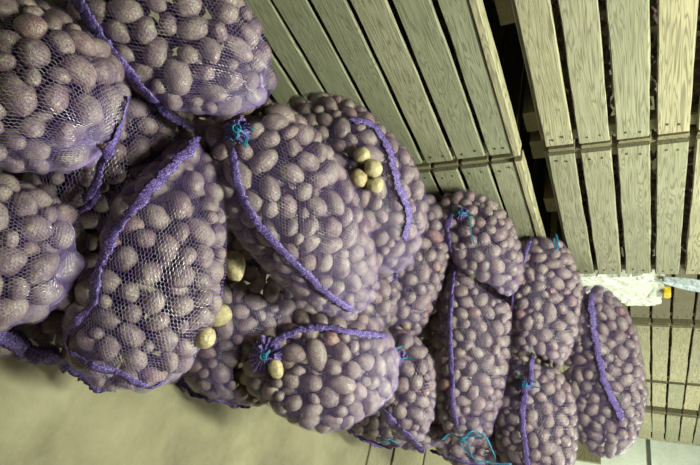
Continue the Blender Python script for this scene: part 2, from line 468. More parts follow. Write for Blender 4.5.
# ---- fill with potatoes
class Pot: pass
def fill(s, idx):
    rng = np.random.default_rng(1000 + idx)
    G = s.G.reshape(-1, 3); NN = s.nrm.reshape(-1, 3)
    w = s.area.reshape(-1).copy()
    toc = norm(CAM - G)
    facing = np.sum(toc * NN, 1)
    w[facing < -.35] = 0
    if w.sum() == 0: return
    w /= w.sum()
    expA = (s.area.reshape(-1)[facing >= -.35]).sum()
    C = []; A = []; info = []
    for layer in (0, 1, 2):
        ntry = int(expA / .0022 * (34, 16, 6)[layer])
        cand = rng.choice(len(G), ntry, p=w)
        start = len(C)
        for q, ci in enumerate(cand):
            f = q / ntry
            base = s.size * (rng.uniform(.92, 1.24) if f < .22 else rng.uniform(.80, 1.04) if f < .6 else rng.uniform(.60, .82)) * (1 if layer == 0 else 1.12)
            r3 = .0238 * base; el = 1.10 + abs(rng.normal(0, .30)); el = min(el, 1.7)
            r2 = r3 * rng.uniform(1.0, 1.15); r1 = r2 * el
            n = NN[ci]
            t = rng.normal(size=3); t -= n * t.dot(n); t = norm(t)
            n2 = norm(n + rng.normal(size=3) * .22); t = norm(t - n2 * t.dot(n2)); u = np.cross(n2, t)
            Rm = np.stack([t, u, n2], 1)
            dep = r3 * 1.02 + (rng.uniform(0, .006) if layer == 0 else (0, .034, .072)[layer] + rng.uniform(0, .010))
            c = G[ci] - n * dep
            if c[2] < r3 + .006: c[2] = r3 + .006
            if layer == 1: pass
            Ai = Rm @ np.diag([1 / r1 ** 2, 1 / r2 ** 2, 1 / r3 ** 2]) @ Rm.T
            if C:
                Ca = np.array(C[start:])
                if len(Ca):
                    d = Ca - c; dist = np.linalg.norm(d, axis=1)
                    m = dist < .085
                    if m.any():
                        dd = d[m] / dist[m][:, None]
                        AA = np.array([A[k] for k in (np.nonzero(m)[0] + start)])
                        ra = 1 / np.sqrt(np.einsum('ij,jk,ik->i', dd, Ai, dd))
                        rb = 1 / np.sqrt(np.einsum('ij,ijk,ik->i', dd, AA, dd))
                        if (dist[m] < (ra + rb) * (.90 if layer == 0 else .84)).any(): continue
            C.append(c); A.append(Ai)
            info.append((Rm, (r1, r2, r3), layer))
    s.pots = []
    Cn = np.array(C)
    keep = np.ones(len(Cn), bool)
    for o in SACKS:
        if o is not s: keep &= ~inside(o, Cn, .42 if (s.key, o.key) == ('G', 'I') else .80 if o.pri >= s.pri else .62)
    for (c, Ai, (Rm, r, layer), k) in zip(C, A, info, keep):
        if not k: continue
        if any(np.linalg.norm(c - h[0]) < h[1] for h in s.holes): continue
        po = Pot(); po.c = c; po.A = Ai; po.R = Rm; po.r = r; po.layer = layer; po.s = s
        po.var = int(rng.integers(NVAR)); po.tint = float(rng.random())
        s.pots.append(po)

def drape(s):
    """net surface: every grid point sinks to the potato below it, bridging the hollows"""
    G = s.G; NN = s.nrm
    h = np.full(G.shape[:2], .030)
    for po in s.pots:
        if po.layer: continue
        d = G - po.c
        m = (d * d).sum(-1) < (max(po.r) + .035) ** 2
        if not m.any(): continue
        o = d[m]; n = -NN[m]
        # (o + t n)' A (o + t n) = 1
        a = np.einsum('ij,jk,ik->i', n, po.A, n); b_ = np.einsum('ij,jk,ik->i', o, po.A, n); c = np.einsum('ij,jk,ik->i', o, po.A, o) - 1.12
        disc = b_ * b_ - a * c
        t = np.where(disc > 0, (-b_ - np.sqrt(np.maximum(disc, 0))) / a, .03)
        hm = h[m]; h[m] = np.minimum(hm, t)
    raw = h.copy()
    hh = np.maximum(np.minimum(h, .026), -.015)
    for _ in range(26):
        bl = (np.roll(hh, 1, 1) + np.roll(hh, -1, 1)) * .25
        up = np.vstack([hh[:1], hh[:-1]]); dn = np.vstack([hh[1:], hh[-1:]])
        bl = bl + (up + dn) * .25
        hh = np.minimum(raw, bl)
    hh -= .0012
    S = G - NN * hh[..., None]
    S[..., 2] = np.maximum(S[..., 2], .004)
    s.S = S
    # smooth ends to a point
    idx = np.arange(NS * NT_).reshape(NS, NT_)
    a = idx[:-1]; b_ = np.roll(a, -1, 1); c = idx[1:]; d = np.roll(c, -1, 1)
    quads = np.stack([a, b_, d, c], -1).reshape(-1, 4)
    s.bvh = BVHTree.FromPolygons([Vector(v) for v in S.reshape(-1, 3)], quads.tolist())

def sample(s, gi, gj):
    i0 = np.clip(gi.astype(int), 0, NS - 2); fi = np.clip(gi - i0, 0, 1)[..., None]
    j0 = np.floor(gj).astype(int); fj = (gj - j0)[..., None]; j0 %= NT_; j1 = (j0 + 1) % NT_
    def L(Ar): return (Ar[i0, j0] * (1 - fj) + Ar[i0, j1] * fj) * (1 - fi) + (Ar[i0 + 1, j0] * (1 - fj) + Ar[i0 + 1, j1] * fj) * fi
    return L(s.S), norm(L(s.nrm))

def build_net(s, parent, origin):
    c = s.cell
    mer = np.linalg.norm(np.diff(s.G, axis=0), axis=-1).mean(1)
    cum = np.concatenate([[0], np.cumsum(mer)]); Lm = cum[-1]
    circ = np.linalg.norm(np.roll(s.G, -1, 1) - s.G, axis=-1).sum(1).max()
    M = max(10, int(round(circ / (2 * .866 * c)))); K = 2 * M
    rows = int((Lm - .01) / (1.5 * c))
    r = np.arange(rows)[:, None]; k = np.arange(K)[None, :]
    pos = .005 + (r * 1.5 + .75 + np.where((k + r) % 2 == 1, .25, -.25)) * c
    gi = np.interp(pos, cum, np.arange(NS)); gj = np.broadcast_to(k * NT_ / K, gi.shape).astype(float)
    gj = gj + np.interp(pos, [0, Lm], [0, 0])
    S, Nn = sample(s, gi, gj)
    idx = np.arange(rows * K).reshape(rows, K)
    e1 = np.stack([idx, np.roll(idx, -1, 1)], -1).reshape(-1, 2)
    upm = ((k + r) % 2 == 1)[:-1]
    e2 = np.stack([idx[:-1][upm], idx[1:][upm]], -1)
    E = np.concatenate([e1, e2])
    V = S.reshape(-1, 3); NV = Nn.reshape(-1, 3)
    rj = np.random.default_rng(5); J_ = rj.normal(size=V.shape) * c * .13; J_ -= NV * np.sum(J_ * NV, 1)[:, None]; V = V + J_
    mid = (V[E[:, 0]] + V[E[:, 1]]) / 2; nm = NV[E[:, 0]]
    keep = np.sum(norm(CAM - mid) * nm, 1) > -.4
    ln = np.linalg.norm(V[E[:, 0]] - V[E[:, 1]], axis=1)
    keep &= (ln > 1e-5) & (ln < .04)
    for hc, hr in s.holes: keep &= np.linalg.norm(mid - hc, axis=1) > hr * .95
    for o in SACKS:
        if o is not s: keep &= ~inside(o, mid, .86)
    E = E[keep]
    a = V[E[:, 0]]; b_ = V[E[:, 1]]; n = norm(NV[E[:, 0]] + NV[E[:, 1]])
    sd = norm(np.cross(b_ - a, n)) * (s.wire / 2)
    # the knots between threads are doubled: every second thread a little broader
    sd *= np.where(np.arange(len(E)) % 2 == 0, 1.25, .85)[:, None]
    tilt = n * (s.wire * .35)
    Q = np.stack([a - sd, a + sd + tilt, b_ + sd + tilt, b_ - sd], 1).reshape(-1, 3)
    Fq = np.arange(len(Q)).reshape(-1, 4)
    return mesh_np('net', Q, Fq, M_NET, parent, origin=origin, smooth=False)

def hit(px, py, s=None, default=None):
    o = Vector(CAM); d = Vector(norm(ray(px, py)))
    best = None
    for q in ([s] if s else SACKS):
        r = q.bvh.ray_cast(o, d)
        if r[0] is not None and (best is None or r[3] < best[3]): best = r
    return best

def polyline_on(s, pix, step=3.0, lift=.001):
    """world points + normals under a drawn line on the sack"""
    pix = np.array(pix, float)
    P2 = catmull(np.c_[pix, np.zeros(len(pix))], 60)[:, :2] if len(pix) > 2 else catmull(np.c_[pix, np.zeros(2)], 40)[:, :2]
    out = []; nn = []
    for x, y in P2:
        r = hit(x, y, s)
        if r is None:
            q = s.bvh.find_nearest(Vector(pt(x, y, float(np.linalg.norm(s.P.mean(0) - CAM)) * .95)))
            # use the near rim of the sack
            m = float(M3.T[2] @ (np.array(q[0]) - CAM)) if q[0] else None
            d = (np.array(q[0]) - CAM) @ (M3 @ np.array([0, 0, 1.0]))
            r = (Vector(pt(x, y, d)), q[1], 0, 0)
        n = np.array(r[1]); c = np.array(r[0])
        if n.dot(CAM - c) < 0: n = -n
        out.append(c); nn.append(n)
    out = np.array(out); nn = np.array(nn)
    for _ in range(3):
        out[1:-1] = out[1:-1] * .5 + (out[:-2] + out[2:]) * .25; nn[1:-1] = nn[1:-1] * .4 + (nn[:-2] + nn[2:]) * .3
    nn = norm(nn)
    # lift above the surface where smoothing sank it
    for i in range(len(out)):
        r = s.bvh.ray_cast(Vector(CAM), Vector(norm(out[i] - CAM)))
        if r[0] is not None:
            dd = r[3] - .002; cur = np.linalg.norm(out[i] - CAM)
            if cur > dd: out[i] = CAM + norm(out[i] - CAM) * dd
    seg = np.linalg.norm(np.diff(out, axis=0), axis=1).sum()
    n = max(12, int(seg / .006))
    cl = np.concatenate([[0], np.cumsum(np.linalg.norm(np.diff(out, axis=0), axis=1))])
    t = np.linspace(0, cl[-1], n)
    return np.stack([np.interp(t, cl, out[:, k]) for k in range(3)], 1), norm(np.stack([np.interp(t, cl, nn[:, k]) for k in range(3)], 1))

def ribbon(name, P, Nn, width, thick, material, parent, origin, scallop=.0, seed=0, ends=True):
    """a knitted strip with real thickness, ruffled edges"""
    n = len(P); T = norm(np.gradient(P, axis=0)); Sd = norm(np.cross(T, Nn)); Up = norm(np.cross(Sd, T))
    prof_u = np.array([-.5, -.3, 0, .3, .5, .3, 0, -.3]); prof_v = np.array([0, .6, 1, .6, 0, -.35, -.4, -.35])
    V = []
    for i in range(n):
        f = i * .006
        wl = 1 + scallop * mnoise.noise(Vector((f * 130, seed * 3.1, 0))) * 1.6
        wr = 1 + scallop * mnoise.noise(Vector((f * 130, seed * 3.1, 7))) * 1.6
        up = thick * (.7 + 1.1 * mnoise.noise(Vector((f * 110, seed * 1.7, 3))))
        sway = width * .25 * mnoise.noise(Vector((f * 22, seed * 2.9, 5)))
        taper = min(1, (min(i, n - 1 - i) + 1.5) / 4) if ends else 1
        for u, v in zip(prof_u, prof_v):
            uu = u * width * (wl if u < 0 else wr) * taper
            rz = thick * .5 * mnoise.noise(Vector((f * 90, u * 4, seed + .5)))
            V.append(P[i] + Sd[i] * (uu + sway) + Up[i] * (v * up * taper + rz))
    V = np.array(V); Fq = []
    k = 8
    for i in range(n - 1):
        for j in range(k):
            a = i * k + j; b_ = i * k + (j + 1) % k
            Fq.append((a, b_, b_ + k, a + k))
    for b0 in (0, (n - 1) * k):
        for q in ((0, 1, 2, 3), (0, 3, 4, 7), (4, 5, 6, 7)): Fq.append(tuple(b0 + z for z in q))
    return mesh_np(name, V, np.array(Fq), material, parent, origin=origin)

def tube(P, r, k=6):
    P = np.array(P); T = norm(np.gradient(P, axis=0)); ref = np.array([.3, .5, .81]); A = norm(np.cross(T, ref)); B = np.cross(T, A)
    V = []; Fq = []
    for i in range(len(P)):
        for j in range(k):
            a = 2 * math.pi * j / k; V.append(P[i] + r * (math.cos(a) * A[i] + math.sin(a) * B[i]))
    for i in range(len(P) - 1):
        for j in range(k):
            a = i * k + j; b_ = i * k + (j + 1) % k; Fq.append((a, b_, b_ + k, a + k))
    for b0 in (0, (len(P) - 1) * k):
        Fq.append((b0, b0 + 1, b0 + 2, b0 + 3)); Fq.append((b0, b0 + 3, b0 + 4, b0 + 5))
    return np.array(V), Fq

def tie(s, px, py, strands, tuft, parent, origin, seed=0, wire=.0018):
    """gathered mouth of the net, bound with teal twine; strands are drawn as pixel offsets"""
    rng = np.random.default_rng(seed)
    r = hit(px, py, s)
    if r is None:
        d0 = float((s.P.mean(0) - CAM) @ (M3 @ np.array([0, 0, 1.0])))
        q = s.bvh.find_nearest(Vector(pt(px, py, d0 * .93))); r = (q[0], q[1], 0, 0)
    c = np.array(r[0]); n = np.array(r[1])
    if n.dot(CAM - c) < 0: n = -n
    n = norm(n + norm(CAM - c) * .6)
    dep = (c - CAM) @ (M3 @ np.array([0, 0, 1.0]))
    U = norm(M3 @ np.array([1.0, 0, 0]) - n * n.dot(M3 @ np.array([1.0, 0, 0]))); Vv = norm(M3 @ np.array([0, 1.0, 0]) - n * n.dot(M3 @ np.array([0, 1.0, 0])))
    if tuft > 0:
        nr, nt2 = 12, 90
        V = []
        for i in range(nr):
            f = i / (nr - 1)
            for j in range(nt2):
                a = 2 * math.pi * j / nt2
                ra = tuft * (.14 + .86 * f) * (1 + .35 * f * mnoise.noise(Vector((math.cos(a) * 2, math.sin(a) * 2, seed))))
                hgt = .020 * (1 - f) ** 1.4 + .004 * math.sin(a * 15 + 3 * math.sin(a * 2 + seed)) * (.3 + .7 * f) + .003
                V.append(c + U * (math.cos(a) * ra) + Vv * (math.sin(a) * ra) + n * hgt)
        Fq = []
        for i in range(nr - 1):
            for j in range(nt2):
                a = i * nt2 + j; b_ = i * nt2 + (j + 1) % nt2
                if (j % 5 == 2) and i > 9 : continue
                Fq.append((a, b_, b_ + nt2, a + nt2))
        mesh_np('gathered_mouth', V, np.array(Fq), M_HEM, parent, origin=origin)
        # the loose end of the net standing out of the knot
        V = []; Fq = []; nn = 60
        for i in range(8):
            f = i / 7
            for j in range(nn):
                a = 2 * math.pi * j / nn
                ra = tuft * (.16 + .40 * f ** 1.3) * (1 + .25 * math.sin(a * 5 + seed) * f + .25 * f * mnoise.noise(Vector((a * 3, seed, f))))
                V.append(c + U * (math.cos(a) * ra + tuft * .3 * f) + Vv * (math.sin(a) * ra * .7 - tuft * .35 * f) + n * (.010 + .018 * f + .004 * math.sin(a * 9) * f))
        for i in range(7):
            for j in range(nn):
                a = i * nn + j; b_ = i * nn + (j + 1) % nn; Fq.append((a, b_, b_ + nn, a + nn))
        mesh_np('net_end', V, np.array(Fq), M_HEM, parent, origin=origin)
    Vs = []; Fs = []
    def add(P, rr):
        v, f = tube(P, rr); b0 = sum(len(q) for q in Vs); Vs.append(v); Fs.extend([tuple(b0 + z for z in q) for q in f])
    # two turns around the neck
    if strands:
        ring = []
        for i in range(40):
            a = 4 * math.pi * i / 39
            ring.append(c + U * math.cos(a) * .009 + Vv * math.sin(a) * .009 + n * (.026 + .006 * i / 39))
        add(ring, wire)
    for st in strands:
        m = dep / F
        pts_ = [c + n * .032]
        for i, (dx, dy) in enumerate(st):
            q = hit(px + dx, py + dy)
            if q is not None and abs(q[3] - np.linalg.norm(c - CAM)) < .12:
                w = np.array(q[0]) + norm(CAM - np.array(q[0])) * (.010 + .006 * rng.random())
            else:
                w = c + U * dx * m + Vv * dy * m + n * .034
            pts_.append(w)
        Pq = catmull(np.array(pts_), 22)
        add(Pq, wire)
        add(Pq + (U * .0025 + Vv * .002) * (1 + .4 * np.sin(np.linspace(0, 9, 22)))[:, None], wire * .9)
    if Vs:
        mesh_np('twine', np.concatenate(Vs), np.array(Fs), M_TWINE, parent, origin=origin)

# ---- openings where tan potatoes peek out
I.holes = [(pt(277, 371, 1.50), .034)]

for i, s in enumerate(SACKS): fill(s, i)
for s in SACKS: drape(s)

# ------------------------------------------------------------------ sacks -> objects
for i, s in enumerate(SACKS):
    lo = s.S.reshape(-1, 3)
    org = np.array([lo[:, 0].mean(), lo[:, 1].mean(), lo[:, 2].min()])
    s.org = org
    s.root = tag(empty('potato_sack', org), s.label, 'sack', TG)
    build_net(s, s.root, org)
    for j, (pix, w) in enumerate(s.hems):
        P, Nn = polyline_on(s, pix); P = P + Nn * .0035
        ribbon('seam', P, Nn, w * 1.2, .0045, M_HEM, s.root, org, .45, i * 3 + j)
    for j, (pix, w) in enumerate(s.frills):
        P, Nn = polyline_on(s, pix)
        P[:, 2] = np.maximum(P[:, 2], .012)
        ribbon('hem', P, Nn, w, .005, M_HEM, s.root, org, .3, i * 3 + j + 50)
    for j, ((x, y), tuft, strands) in enumerate(s.ties):
        tie(s, x, y, strands, tuft, s.root, org, i + j, .0024)

# ------------------------------------------------------------------ potatoes
ALL = [p for s in SACKS for p in s.pots]
Vb, Fb = ICO[1]
allV = np.concatenate([(PV[1][p.var] * np.array(p.r)) @ p.R.T + p.c for p in ALL])
allF = (Fb[None] + (np.arange(len(ALL)) * len(Vb))[:, None, None]).reshape(-1, 3)
bv = BVHTree.FromPolygons([Vector(v) for v in allV], allF.tolist())
nf = len(Fb)
rngv = np.random.default_rng(3)
ex = M3 @ np.array([1.0, 0, 0]); ey = M3 @ np.array([0, 1.0, 0]); ez = M3 @ np.array([0, 0, 1.0])
score = np.zeros(len(ALL))
cv = Vector(CAM)
for k, p in enumerate(ALL):
    dv = p.c - CAM; dep = dv @ ez
    x = 350 + F * (dv @ ex) / dep; y = 232.5 + F * (dv @ ey) / dep
    if x < -12 or x > 712 or y < -12 or y > 477 or p.layer: continue
    r = (p.r[0] + p.r[1]) / 2
    vis = 0
    for a, b_ in ((0, 0), (.6, 0), (-.6, 0), (0, .6), (0, -.6), (.45, .45), (-.45, .45), (.45, -.45), (-.45, -.45)):
        q = p.c + ex * a * r + ey * b_ * r
        dq = q - CAM; zz = dq @ ez
        xx = 350 + F * (dq @ ex) / zz; yy = 232.5 + F * (dq @ ey) / zz
        if not (0 <= xx < 700 and 0 <= yy < 465): continue
        h_ = bv.ray_cast(cv, Vector(norm(dq)))
        if h_[2] is not None and h_[2] // nf == k: vis += 1
    score[k] = vis / 9 * (F * r / dep) ** 2
order = np.argsort(-score)
top = set(order[:300].tolist())
print('potatoes', len(ALL), 'visible', int((score > 0).sum()))
meshes = []
for v in range(NVAR):
    for hue in range(3):
        me = bpy.data.meshes.new('potato')
        V = PV[3][v]; Fc = ICO[3][1]
        me.from_pydata(V.tolist(), [], Fc.tolist()); me.polygons.foreach_set('use_smooth', [True] * len(Fc))
        me.materials.append(M_POT)
        a = me.attributes.new('tint', 'FLOAT', 'POINT'); a.data.foreach_set('value', np.full(len(V), hue / 3 + v * .04, dtype=np.float32))
        meshes.append(me)
for k in sorted(top):
    p = ALL[k]
    o = bpy.data.objects.new('potato', meshes[p.var * 3 + int(p.tint * 3)])
    Mx = np.eye(4); Mx[:3, :3] = p.R @ np.diag(p.r)
    if np.linalg.det(Mx[:3, :3]) < 0: Mx[:3, 2] *= -1
    Mx[:3, 3] = p.c
    o.matrix_world = Matrix(Mx.tolist()); COL.objects.link(o)
    tag(o, 'dusty purple-brown potato inside the ' + p.s.short, 'potato', 'potatoes in the ' + p.s.short)
rest = [ALL[k] for k in range(len(ALL)) if k not in top]
def merged(name, pots, hi=2):
    V = []; Fq = []; T = []; n = 0
    for p in pots:
        lv = hi if (p.layer == 0) else 1
        V.append((PV[lv][p.var] * np.array(p.r)) @ p.R.T + p.c); Fq.append(ICO[lv][1] + n); n += len(ICO[lv][0]); T.append(np.full(len(ICO[lv][0]), p.tint))
    return mesh_np(name, np.concatenate(V), np.concatenate(Fq), M_POT, None, np.concatenate(T), True)
tag(merged('potato', rest), 'countless smaller purple-brown potatoes filling the net sacks of the heap', 'potatoes', None, 'stuff')

# ------------------------------------------------------------------ loose tan potatoes
def tan(px, py, rpx, el, ang, label, lift=.55, name='potato', rnd=0):
    ds = []
    for s in SACKS:
        r = hit(px, py, s)
        if r is not None: ds.append((np.array(r[0]) - CAM) @ ez)
    dep = min(ds); r = rpx * dep / F
    c = CAM + ray(px, py) / F * (dep + r * (.5 - lift))
    t = ex * math.cos(ang) + ey * math.sin(ang); u = norm(np.cross(ez, t)); n = np.cross(t, u)
    Rm = np.stack([t, u, n], 1)
    me = bpy.data.meshes.new('potato'); V = potato_shape(ICO[4][0], 40 + rnd)
    me.from_pydata(V.tolist(), [], ICO[4][1].tolist()); me.polygons.foreach_set('use_smooth', [True] * len(ICO[4][1])); me.materials.append(M_TAN)
    a = me.attributes.new('tint', 'FLOAT', 'POINT'); a.data.foreach_set('value', np.full(len(V), rnd * .13, dtype=np.float32))
    o = bpy.data.objects.new(name, me); COL.objects.link(o)
    Mx = np.eye(4); Mx[:3, :3] = Rm @ np.diag([r * el, r, r * .95]); Mx[:3, 3] = c
    o.matrix_world = Matrix(Mx.tolist())
    tag(o, label, 'potato')
tan(235, 266, 9.5, 1.5, 1.45, 'long bare tan potato lying alone on the side of the wide seamed sack', rnd=0, lift=4.6)
tan(219, 315, 11, 1.22, -.35, 'upper of the two bare tan potatoes touching each other by the wide sack', rnd=1, lift=1.0)
tan(205, 338, 10, 1.12, -.9, 'lower and rounder of the two bare tan potatoes touching each other, with a dark eye', rnd=2, lift=1.0)
tan(276, 369, 7.5, 1.35, 1.4, 'small tan potato poking out of the tied mouth of the sack on the floor', rnd=3, lift=.9)
tan(362, 155, 7.8, 1.1, -.5, 'tan potato at the top of the cluster of four beside the purple seam', rnd=4, lift=.9)
tan(373, 168, 9, 1.0, .3, 'roundest tan potato of the cluster of four, nearest the purple seam', rnd=5, lift=1.1)
tan(359, 178, 8.3, 1.15, 1.1, 'tan potato of the cluster of four lying farthest from the purple seam', rnd=6, lift=.8)
tan(375, 185, 7.8, 1.08, 0, 'blemished brownish tan potato at the bottom of the cluster of four', rnd=7, lift=.9)

# ------------------------------------------------------------------ wooden potato crates
CR = 'slatted potato crates stacked against the wall'
def crate(x0, y0, y1, z0, slats, label, depth=1.0, rim=.905, base=.1, seed=0, warm=0.0, wm_=None):
    random.seed(seed)
    root = tag(empty('potato_crate', (x0 - depth / 2, (y0 + y1) / 2, z0)), label, 'crate', CR)
    org = ((x0 - depth / 2), (y0 + y1) / 2, z0)
    W3 = [wm_ or M_WOOD, M_NAIL]
    t = .02
    # front slats
    B_ = Boxes()
    for (a, b_) in slats:
        tt = min(1, max(0, random.uniform(.1, .75) + warm))
        e0, e1 = y0 + .012 + random.uniform(0, .008), y1 - .012 - random.uniform(0, .008)
        B_.box((x0 - t, e0, z0 + a), (x0 - random.uniform(0, .004), e1, z0 + b_), tt, 0, 14, .0055, 1)
        for yy in (e0 + .035, e1 - .035):
            for zz in (a + .03, b_ - .03):
                q = (x0 - .002, yy + random.uniform(-.01, .01), z0 + zz)
                B_.box((q[0], q[1] - .0035, q[2] - .0035), (q[0] + .0035, q[1] + .0035, q[2] + .0035), 0, 1)
    B_.build('front_slats', W3, root, org)
    B_ = Boxes()
    for (a, b_) in slats:
        B_.box((x0 - depth, y0 + .012, z0 + a), (x0 - depth + t, y1 - .012, z0 + b_), None, 0, 6, .005, 1)
    B_.build('back_slats', W3, root, org)
    for yy, sgn in ((y0, 1), (y1, -1)):
        B_ = Boxes()
        for (a, b_) in slats:
            lo, hi = sorted((yy + sgn * .0, yy + sgn * .018))
            B_.box((x0 - depth + .02, lo, z0 + a + .004), (x0 - .022, hi, z0 + b_ + .004), None, 0, 4, .004, 0)
        B_.build('end_slats', [M_WOODX, M_NAIL], root, org)
    # corner posts inside
    for yy in (y0 + .02, y1 - .07):
        for xx in (x0 - .072, x0 - depth + .022):
            B_ = Boxes(); B_.box((xx, yy, z0 + base), (xx + .05, yy + .05, z0 + rim - .01), None, 0, 6, .003, 2)
            B_.build('corner_post', [M_WOODZ], root, org)
    # rim board lying flat on the top edge
    B_ = Boxes(); B_.box((x0 - .06, y0 + .004, z0 + rim - .006), (x0 + .004, y1 - .004, z0 + rim + .022), .85, 0, 12, .004, 1)
    B_.build('rim_board', W3, root, org)
    # floor deck and feet
    B_ = Boxes(); k = 6
    for i in range(k):
        xa = x0 - depth + .02 + i * (depth - .04) / k
        B_.box((xa, y0 + .02, z0 + base - .02), (xa + (depth - .04) / k - .015, y1 - .02, z0 + base - .002), None, 0, 4, .003, 1)
    B_.build('bottom_deck', W3, root, org)
    for f in (.07, .47, .93):
        yc = y0 + (y1 - y0) * f
        B_ = Boxes(); B_.box((x0 - depth + .02, yc - .05, z0 + .022), (x0 - .09, yc + .05, z0 + base - .022), .3, 0, 4, .003, 0)
        B_.build('foot', [M_WOODX], root, org)
    return root

LOW = [(.035, .145), (.165, .262), (.277, .394), (.410, .520), (.538, .652), (.672, .789), (.808, .900)]
UP = [(.095, .190), (.212, .314), (.336, .440), (.461, .555), (.578, .680), (.70, .80), (.818, .90)]
LOW2 = [(.04, .15), (.165, .27), (.285, .405), (.425, .53), (.548, .655), (.672, .785), (.80, .90)]
UP2 = [(.035, .150), (.170, .278), (.300, .402), (.425, .528), (.550, .655), (.675, .785), (.803, .90)]
UZ = .929
crate(0, .42, 1.522, 0, LOW, 'weathered green-grey slatted crate standing behind the uppermost sacks, lower of its stack', seed=1, warm=-.35)
crate(0, .44, 1.512, UZ, UP, 'pale yellowish slatted crate stacked on the green-grey crate nearest the camera', seed=5, warm=.18)
crate(0, 1.545, 2.455, 0, LOW2, 'lower green-grey crate behind the short sack hung with teal twine', seed=3, warm=-.35)
crate(0, 1.530, 2.463, UZ, UP, 'upper grey slatted crate beside the white foam, second stack from the camera', seed=14, warm=.12)
FX = -.30
for i, (y0, y1, wm) in enumerate([(2.66, 3.60, -.1), (3.635, 4.66, .15), (4.69, 5.31, .15), (5.50, 6.42, .15)]):
    nm = ['dim slatted crate beside the foam with the yellow tab', 'bright slatted crate beyond the dim one', 'narrow slatted crate before the dark gap', 'farthest slatted crate against the pale end wall'][i]
    crate(FX, y0, y1, 0, LOW2, nm + ', lower of its stack', seed=20 + i)
    crate(FX - (.0 if i else .03), y0, y1, UZ, [(a - .0, b_ + .006) for a, b_ in UP], nm + ', upper of its stack', seed=30 + i, warm=wm, wm_=None if i else M_WOOD_SHADED)  # first upper crate: its shade comes from the darker wood colour

# potatoes heaped inside the crates, seen through the slots
rc = np.random.default_rng(55)
def crate_fill(x0, y0, y1, z0, z1):
    out = []
    step = .046
    for yy in np.arange(y0 + .05, y1 - .04, step):
        for zz in np.arange(z0 + .12, z1, step):
            p = Pot(); p.c = np.array([x0 - .10 + rc.uniform(-.012, .012), yy + rc.uniform(-.012, .012), zz + rc.uniform(-.012, .012)])
            Rm = np.linalg.qr(rc.normal(size=(3, 3)))[0]; p.R = Rm; p.r = (rc.uniform(.024, .034), .024, .022); p.layer = 0; p.var = int(rc.integers(NVAR)); p.tint = float(rc.random())
            out.append(p)
    return out
CF = []
for (x0, y0, y1) in ((0, .42, 1.52), (0, 1.53, 2.46), (FX, 2.66, 3.6), (FX, 3.635, 4.66)):
    CF += crate_fill(x0, y0, y1, 0, .86); CF += crate_fill(x0, y0, y1, UZ, UZ + .80)
def merged1(name, pots):
    V = []; Fq = []; T = []; n = 0
    for p in pots:
        V.append((PV[1][p.var] * np.array(p.r)) @ p.R.T + p.c); Fq.append(ICO[1][1] + n); n += len(ICO[1][0]); T.append(np.full(len(ICO[1][0]), p.tint))
    return mesh_np(name, np.concatenate(V), np.concatenate(Fq), M_POT, None, np.concatenate(T), True)
tag(merged1('crated_potato', CF), 'potatoes heaped inside the wooden crates, seen through the dark slots', 'potatoes', None, 'stuff')

# ------------------------------------------------------------------ foam slab, yellow tab, painted rail
def foam_slab():
    import bmesh
    a = on_plane_x(572, 279, -.05); b_ = on_plane_x(665, 279, -.05)
    outline = [(566, 277), (590, 277), (600, 276), (606, 278), (620, 277), (632, 277), (643, 275), (650, 278), (665, 279), (664, 287), (662, 295), (661, 303), (655, 306), (640, 306.5), (628, 305), (621, 302), (606, 300), (590, 300), (566, 300)]
    pts_ = [on_plane_x(x, y, -.05) for x, y in outline]
    bm = bmesh.new()
    vs = [bm.verts.new(p) for p in pts_]
    f = bm.faces.new(vs)
    r = bmesh.ops.extrude_face_region(bm, geom=[f])
    for v in [e for e in r['geom'] if isinstance(e, bmesh.types.BMVert)]: v.co.x -= .10
    bmesh.ops.triangulate(bm, faces=bm.faces[:])
    for _ in range(4):
        bmesh.ops.subdivide_edges(bm, edges=[e for e in bm.edges if e.calc_length() > .018], cuts=1)
    bmesh.ops.triangulate(bm, faces=bm.faces[:])
    bmesh.ops.recalc_face_normals(bm, faces=bm.faces[:])
    bm.normal_update()
    for v in bm.verts:
        n = mnoise.noise(v.co * 28) * .009 + mnoise.noise(v.co * 70) * .006
        v.co += v.normal * n
    me = bpy.data.meshes.new('foam_slab'); bm.to_mesh(me); bm.free(); me.materials.append(M_FOAM)
    org = Vector((-.1, float(np.mean([p[1] for p in pts_])), float(min(p[2] for p in pts_))))
    for v in me.vertices: v.co -= org
    o = bpy.data.objects.new('foam_slab', me); o.location = org; COL.objects.link(o)
    tag(o, 'crumbly white foam slab wedged in the gap between the crate stacks', 'foam')
foam_slab()
# yellow tab with a ribbed grip
yp = on_plane_x(667, 293, -.04)
import bmesh
bm = bmesh.new()
for (dy, dz, w, hgt, dx) in ((0, 0, .075, .026, .012), (.0, 0, .05, .034, .016), (-.03, 0, .012, .030, .02)):
    m_ = bmesh.ops.create_cube(bm, size=1.0)
    for v in m_['verts']: v.co = Vector((v.co.x * dx * 2, v.co.y * w + dy, v.co.z * hgt + dz))
bmesh.ops.bevel(bm, geom=bm.edges[:], offset=.003, segments=2, affect='EDGES')
me = bpy.data.meshes.new('yellow_clip'); bm.to_mesh(me); bm.free(); me.materials.append(M_YELLOW)
o = bpy.data.objects.new('plastic_clip', me); o.location = Vector(yp); COL.objects.link(o)
tag(o, 'small bright yellow plastic clip at the end of the white foam slab', 'clip')
